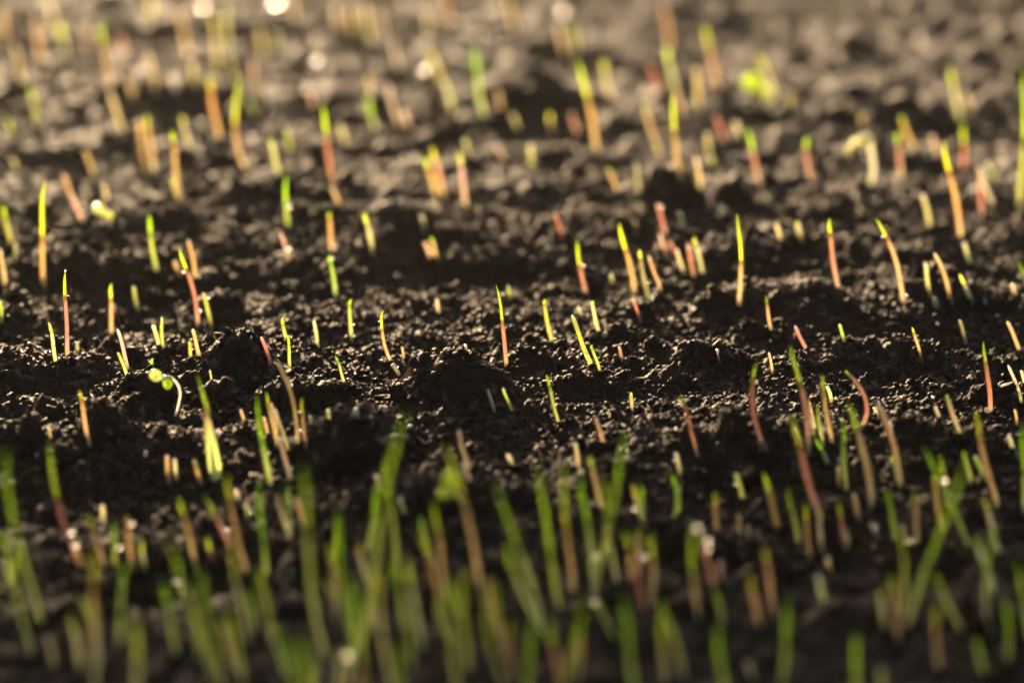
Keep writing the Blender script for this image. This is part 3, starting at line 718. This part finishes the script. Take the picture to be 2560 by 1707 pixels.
# frayed straw by the big mound
x, y, z = hit(640 + 1280 * Q, 860 + 385 * Q); yd = y; org = np.array([x, y, z]); st = empty('straw', org)
standing('stalk', [(1275, 400), (1310, 345), (1350, 290), (1395, 235), (1415, 212)], .00045, M_STRAW, 640, 860, st, org, yd, .35)
for pts in ([(1340, 310), (1400, 280), (1450, 240), (1485, 222)], [(1350, 300), (1390, 265), (1430, 222)], [(1345, 315), (1400, 305), (1440, 285)], [(1350, 330), (1385, 330), (1420, 350)], [(1370, 270), (1380, 240), (1392, 225)]):
    standing('fibre', pts, .0002, M_STRAW, 640, 860, st, org, yd, .3, random.uniform(-.002, .002))
tag(st, 'frayed tan straw end sticking up at the foot of the largest soil mound', 'straw')

def husk(pts, width, label, mat, ox, oy, lift):
    P = [np.array(hit(*p)) for p in ipx(pts, ox, oy)]
    yd = P[0][1] - .001
    P = [pixpt(*p, yd) for p in ipx(pts, ox, oy)]
    org = P[0].copy(); P = resample([p - org for p in P], 16)
    m = 6; V, F = [], []
    for i, p in enumerate(P):
        t = i / 15; wd = width * (math.sin(math.pi * min(max(t, .04), .97)) ** .5)
        for k in range(m):
            s = k / (m - 1)
            V.append(p + np.array([0, -wd * s, -wd * .75 * s + .25 * wd * math.sin(s * 3)]))
    F = [(i * m + k, i * m + k + 1, (i + 1) * m + k + 1, (i + 1) * m + k) for i in range(15) for k in range(m - 1)]
    o = new_obj('seed_husk', V, F, mat); o.location = Vector(org.tolist())
    md = o.modifiers.new('thickness', 'SOLIDIFY'); md.thickness = .00025
    tag(o, label, 'husk')
husk([(1098, 872), (1150, 850), (1210, 832), (1290, 818), (1400, 830)], .0028, 'curved tan seed husk with a bright rim lying in front of a tall blurred blade', M_BARK, 640, 860, 0)
husk([(1290, 400), (1380, 410), (1470, 430), (1560, 480), (1640, 545)], .0035, 'dark brown flat husk resting against the largest soil mound', M_BARK, 640, 860, 0)

# pale grit
def grit(px, py, r, sx, label):
    v, f = icosphere(3); rr = np.random.default_rng(int(px))
    for _ in range(5):
        k = rr.normal(size=3) * 2; v = v * (1 + .12 * np.sin(v @ k + rr.uniform(0, 6)))[:, None]
    x, y, z = hit(px, py)
    o = new_obj('pebble', v * np.array((r * sx, r, r * .7)), f, M_STONE); o.location = (x, y, z + r * .35)
    tag(o, label, 'pebble')
grit(1920 + 215 * Q, 860 + 562 * Q, .0011, 2.0, 'flat whitish pebble lying left of the sprout trio at the right')
grit(1920 + 1495 * Q, 860 + 375 * Q, .0009, 1.0, 'small upright pale pebble on the dark soil at the right')
grit(0 + 820 * Q, 860 + 168 * Q, .0010, 1.6, 'small pale pebble right of the tall magenta sprout at the left')
grit(640 + 1410 * Q, 860 + 765 * Q, .0009, 1.1, 'round white pebble above the curved tan husk')
grit(1920 + 60 * Q, 430 + 1050 * Q, .0011, 2.0, 'long tan pebble on a soil crest right of centre')
grit(0 + 340 * Q, 860 + 1015 * Q, .0009, 1.0, 'tiny pale pebble behind a blurred green blade at the left')

# drops of dew lying on the soil itself
SD = [(0,430,210,1270,.0004),(0,430,155,1205,.0005),(0,430,655,1240,.0005),(0,430,2320,975,.0009),(640,430,265,825,.0010),(640,430,1492,1415,.0005),(1280,430,1135,1290,.0008),(1280,430,140,1435,.0005),(1280,430,840,930,.0006),
      (640,0,545,570,.0016),(640,0,1520,660,.0015),(1280,0,445,130,.0020),(1280,0,795,925,.0014),(640,0,170,60,.0026),(640,0,885,1085,.0010),(1280,0,1340,1465,.0009),(0,0,1715,480,.0013),(0,0,1845,90,.0018),
      (0,1277,1920,515,.0012),(1280,1277,750,830,.0014),(1280,1277,1545,1090,.0012),(1280,1277,1610,1215,.0011),(640,1277,150,200,.0007),(0,1277,1640,1350,.0012),(640,860,918,870,.0006),(640,860,515,835,.0005),(0,860,725,770,.0003),(0,860,665,805,.0003),
      (1920,860,2075,965,.0006),(1920,860,535,930,.0005),(1280,860,1850,965,.0004),(1280,860,1312,180,.0003),(1280,860,285,1000,.0005),(0,860,1695,1030,.0005),(0,1277,75,60,.0008),(0,1277,1390,230,.0008),(1280,1277,1300,190,.0008),(1920,430,1035,1150,.0006),(1280,430,500,1375,.0005),(0,430,1985,1130,.0005)]
wh = ['far left', 'left of centre', 'centre', 'right of centre', 'far right']
dd = ['far back', 'blurred rear', 'behind sharp row', 'sharp row', 'near blur', 'very front']
def zone(px, py):
    return wh[min(4, int(px / 512))], dd[0 if py < 200 else 1 if py < 480 else 2 if py < 820 else 3 if py < 1120 else 4 if py < 1400 else 5]
used = {}
for (ox, oy, a, b, r) in SD:
    px, py = ox + a * Q, oy + b * Q
    x, y, z = hit(px, py)
    r *= 1.15 + .35 * (py < 500) - .4 * (py > 1250)
    o = drop((x, y, z + r * .9), r)
    c, d_ = zone(px, py)
    used.setdefault((c, d_), []).append((px, o, r))
ORD = ['first', 'second', 'third', 'fourth', 'fifth', 'sixth', 'seventh', 'eighth', 'ninth', 'tenth', 'eleventh', 'twelfth', 'thirteenth']
for (c, d_), lst in used.items():
    lst.sort(key=lambda q: q[0])
    for i, (px, o, r) in enumerate(lst):
        if len(lst) == 1: t = f'glinting dew drop on the soil, {d_}, {c}'
        else: t = f'glinting dew drop on the soil, {d_}, {c}, {ORD[i]} from left'
        tag(o, t, 'dew drop', 'dew drops glinting on the soil')

# ------------------------------------------------------------------ labels of the sprouts
CW = {'R': 'red', 'O': 'orange', 'Y': 'pale yellow', 'G': 'green', 'P': 'pink'}
MARKS = [('the arched white seedling', 410, 960, 190), ('the front lime-leaved seedling', 1120, 1210, 190), ('the cream hooked seedling', 2165, 390, 200),
         ('the frayed straw', 1010, 930, 150), ('the broadest sprout', 520, 1050, 130), ('the largest soil mound', 1120, 920, 150), ('the curved husk', 985, 1090, 120)]
# past three hundred, the ones that show smallest are kept as one mass
small = sorted([s for s in SPROUTS if s['lf'] == 0 and s['o'].type == 'MESH'], key=lambda s: s['L'] * s['wid'] / s['o'].location.y)[:max(0, len(SPROUTS) - 299)]
mv, mf, mc, ms, off = [], [], [], [], 0
for s in small:
    o = s['o']; me = o.data; nv = len(me.vertices)
    a = np.empty(nv * 3, np.float32); me.vertices.foreach_get('co', a); mv.append(a.reshape(-1, 3) + np.array(o.location))
    a = np.empty(len(me.loops), np.int32); me.loops.foreach_get('vertex_index', a); mf.append(a.reshape(-1, 4) + off)
    a = np.empty(nv * 4, np.float32); me.color_attributes['Col'].data.foreach_get('color', a); mc.append(a.reshape(-1, 4)[:, :3])
    a = np.empty(nv * 3, np.float32); me.attributes['St'].data.foreach_get('vector', a); ms.append(a.reshape(-1, 3))
    off += nv
    bpy.data.objects.remove(o); SPROUTS.remove(s)
if mv:
    o = new_obj('tiny_sprouts', np.concatenate(mv), np.concatenate(mf), M_SHEATH, None, True, np.concatenate(mc), np.concatenate(ms))
    tag(o, 'smallest pale sprout points just breaking the soil all over the bed', 'tiny sprouts', None, 'stuff')
cells = {}
for s in SPROUTS:
    size = 'tall' if s['L'] > .023 else 'short' if s['L'] < .011 else 'mid-height'
    tip = 'green-tipped ' if (s['lf'] > .12 and s['k'] != 'G') else ''
    c, d_ = zone(s['bx'], min(s['by'], 1690))
    mid = ((s['tx'] + s['bx']) / 2, (s['ty'] + s['by']) / 2)
    best = None
    for (nm, mx, my, rad) in MARKS:
        q = math.hypot(mid[0] - mx, mid[1] - my)
        if q < rad and (best is None or q < best[0]): best = (q, nm, mx, my)
    if best:
        side_ = 'left of' if mid[0] < best[2] else 'right of'
        place = f'close {side_} {best[1]}'
    else:
        place = f'{d_}, {c}'
    cells.setdefault((size, tip, CW[s['k']], place), []).append(s)
for (size, tip, cw, place), lst in cells.items():
    lst.sort(key=lambda q: q['bx'])
    for i, s in enumerate(lst):
        lean = ' leaning left' if s['lean'] < -.3 else ' leaning right' if s['lean'] > .2 else ''
        head = f'{size} {tip}{cw} sprout'
        if len(lst) == 1:
            t = f'{head}{lean}, {place}'
            if len(t.split()) < 6: t = f'{head}{lean} in dark soil, {place}'
        elif len(lst) == 2:
            t = f'{head}, {place}, {"left" if i == 0 else "right"} of two'
        else:
            t = f'{head}, {place}, {ORD[i]} from left'
        tag(s['o'], t, 'sprout', 'cereal sprouts coming up through the soil')
print('sprouts', len(SPROUTS))

# ------------------------------------------------------------------ unseen stand-in foliage, added to shade the near end of the bed
def added_shade_tree():  # made-up shade caster out of view; low foliage edge shaped to darken the foreground
    D = 3.0
    cx = math.tan(SUN_AZ) * D
    trunk_xy = np.array([cx - 1.1, D + .15])
    org = np.array([trunk_xy[0], trunk_xy[1], -.05])
    root = empty('added_tree', org)
    tx_, ty_ = trunk_xy
    P = resample([np.array(p) - org for p in [(tx_, ty_, -.1), (tx_ + .02, ty_, .3), (tx_ + .08, ty_, .6), (tx_ + .2, ty_, .95)]], 14)
    m = simple_material('added_tree_bark', (.16, .11, .07), .9, 0, (.06, .04, .03), 12)
    V, F, C, T = tube(P, np.linspace(.04, .016, 14), [np.array((.3, .2, .1))] * 14, 12)
    new_obj('added_trunk', V, F, m, root, True, C, T)
    for end in [(cx + .6, D, .8), (cx - .1, D + .2, .95), (cx - 1.4, D + .1, .9), (cx - .6, D - .2, .85)]:
        P = resample([np.array((tx_ + .06, ty_, .5)) - org, (np.array((tx_ + .06, ty_, .62)) + np.array(end)) / 2 - org + np.array([0, 0, .06]), np.array(end) - org], 10)
        V, F, C, T = tube(P, np.linspace(.018, .005, 10), [np.array((.3, .2, .1))] * 10, 8)
        new_obj('added_branch', V, F, m, root, True, C, T)
    r = np.random.default_rng(5)
    n = 15000
    x = r.uniform(cx - 1.5, cx + .8, n); y = r.uniform(D - .3, D + .3, n)
    low = EDGE0 + (x - cx) * EDGE_SL + .006 * np.sin(x * 13) + .004 * np.sin(x * 37 + 1) + (y - D) * math.tan(SUN_EL)
    top = low + .32 + .2 * np.sqrt(np.maximum(0, 1 - ((x - cx + .35) / 1.2) ** 2))
    z = low + (top - low) * r.random(n) ** 1.5
    c = np.stack([x, y, z], -1) - org
    a = r.normal(size=(n, 3)); a /= np.linalg.norm(a, axis=1)[:, None]
    b = r.normal(size=(n, 3)); b = np.cross(a, b); b /= np.linalg.norm(b, axis=1)[:, None]
    s = r.uniform(.016, .03, n)[:, None]
    V = np.stack([c - a * s, c + b * s * .45, c + a * s, c - b * s * .45], 1).reshape(-1, 3)
    F = np.arange(n * 4).reshape(-1, 4)
    new_obj('added_crown', V, F, simple_material('added_tree_foliage', (.07, .12, .025), .5, .3, (.04, .07, .015), 3), root, False)
    tag(root, 'leafy shade caster added out of view beyond the bed to darken the near soil', 'added_tree')
EDGE0, EDGE_SL = (3 - .685) * math.tan(SUN_EL) + .02, -.02
added_shade_tree()

# ------------------------------------------------------------------ air: haze volume, also standing in for lens flare
def haze_box():
    x0, x1, y0, y1, z0, z1 = -62, 62, -62, 62, -1.03, 1.15
    V = [(x0, y0, z0), (x1, y0, z0), (x1, y1, z0), (x0, y1, z0), (x0, y0, z1), (x1, y0, z1), (x1, y1, z1), (x0, y1, z1)]
    F = [(0, 3, 2, 1), (4, 5, 6, 7), (0, 1, 5, 4), (1, 2, 6, 5), (2, 3, 7, 6), (3, 0, 4, 7)]
    m, n, out = newmat('haze_air')
    v = n.nodes.new('ShaderNodeVolumePrincipled')
    v.inputs['Color'].default_value = (1.0, .92, .80, 1)
    v.inputs['Density'].default_value = .038
    v.inputs['Anisotropy'].default_value = .92
    n.links.new(v.outputs[0], out.inputs['Volume'])
    o = new_obj('haze', V, F, m, smooth=False)
    o['kind'] = 'stuff'; o['label'] = 'warm backlit haze over the bed, also standing in for lens flare'
haze_box()
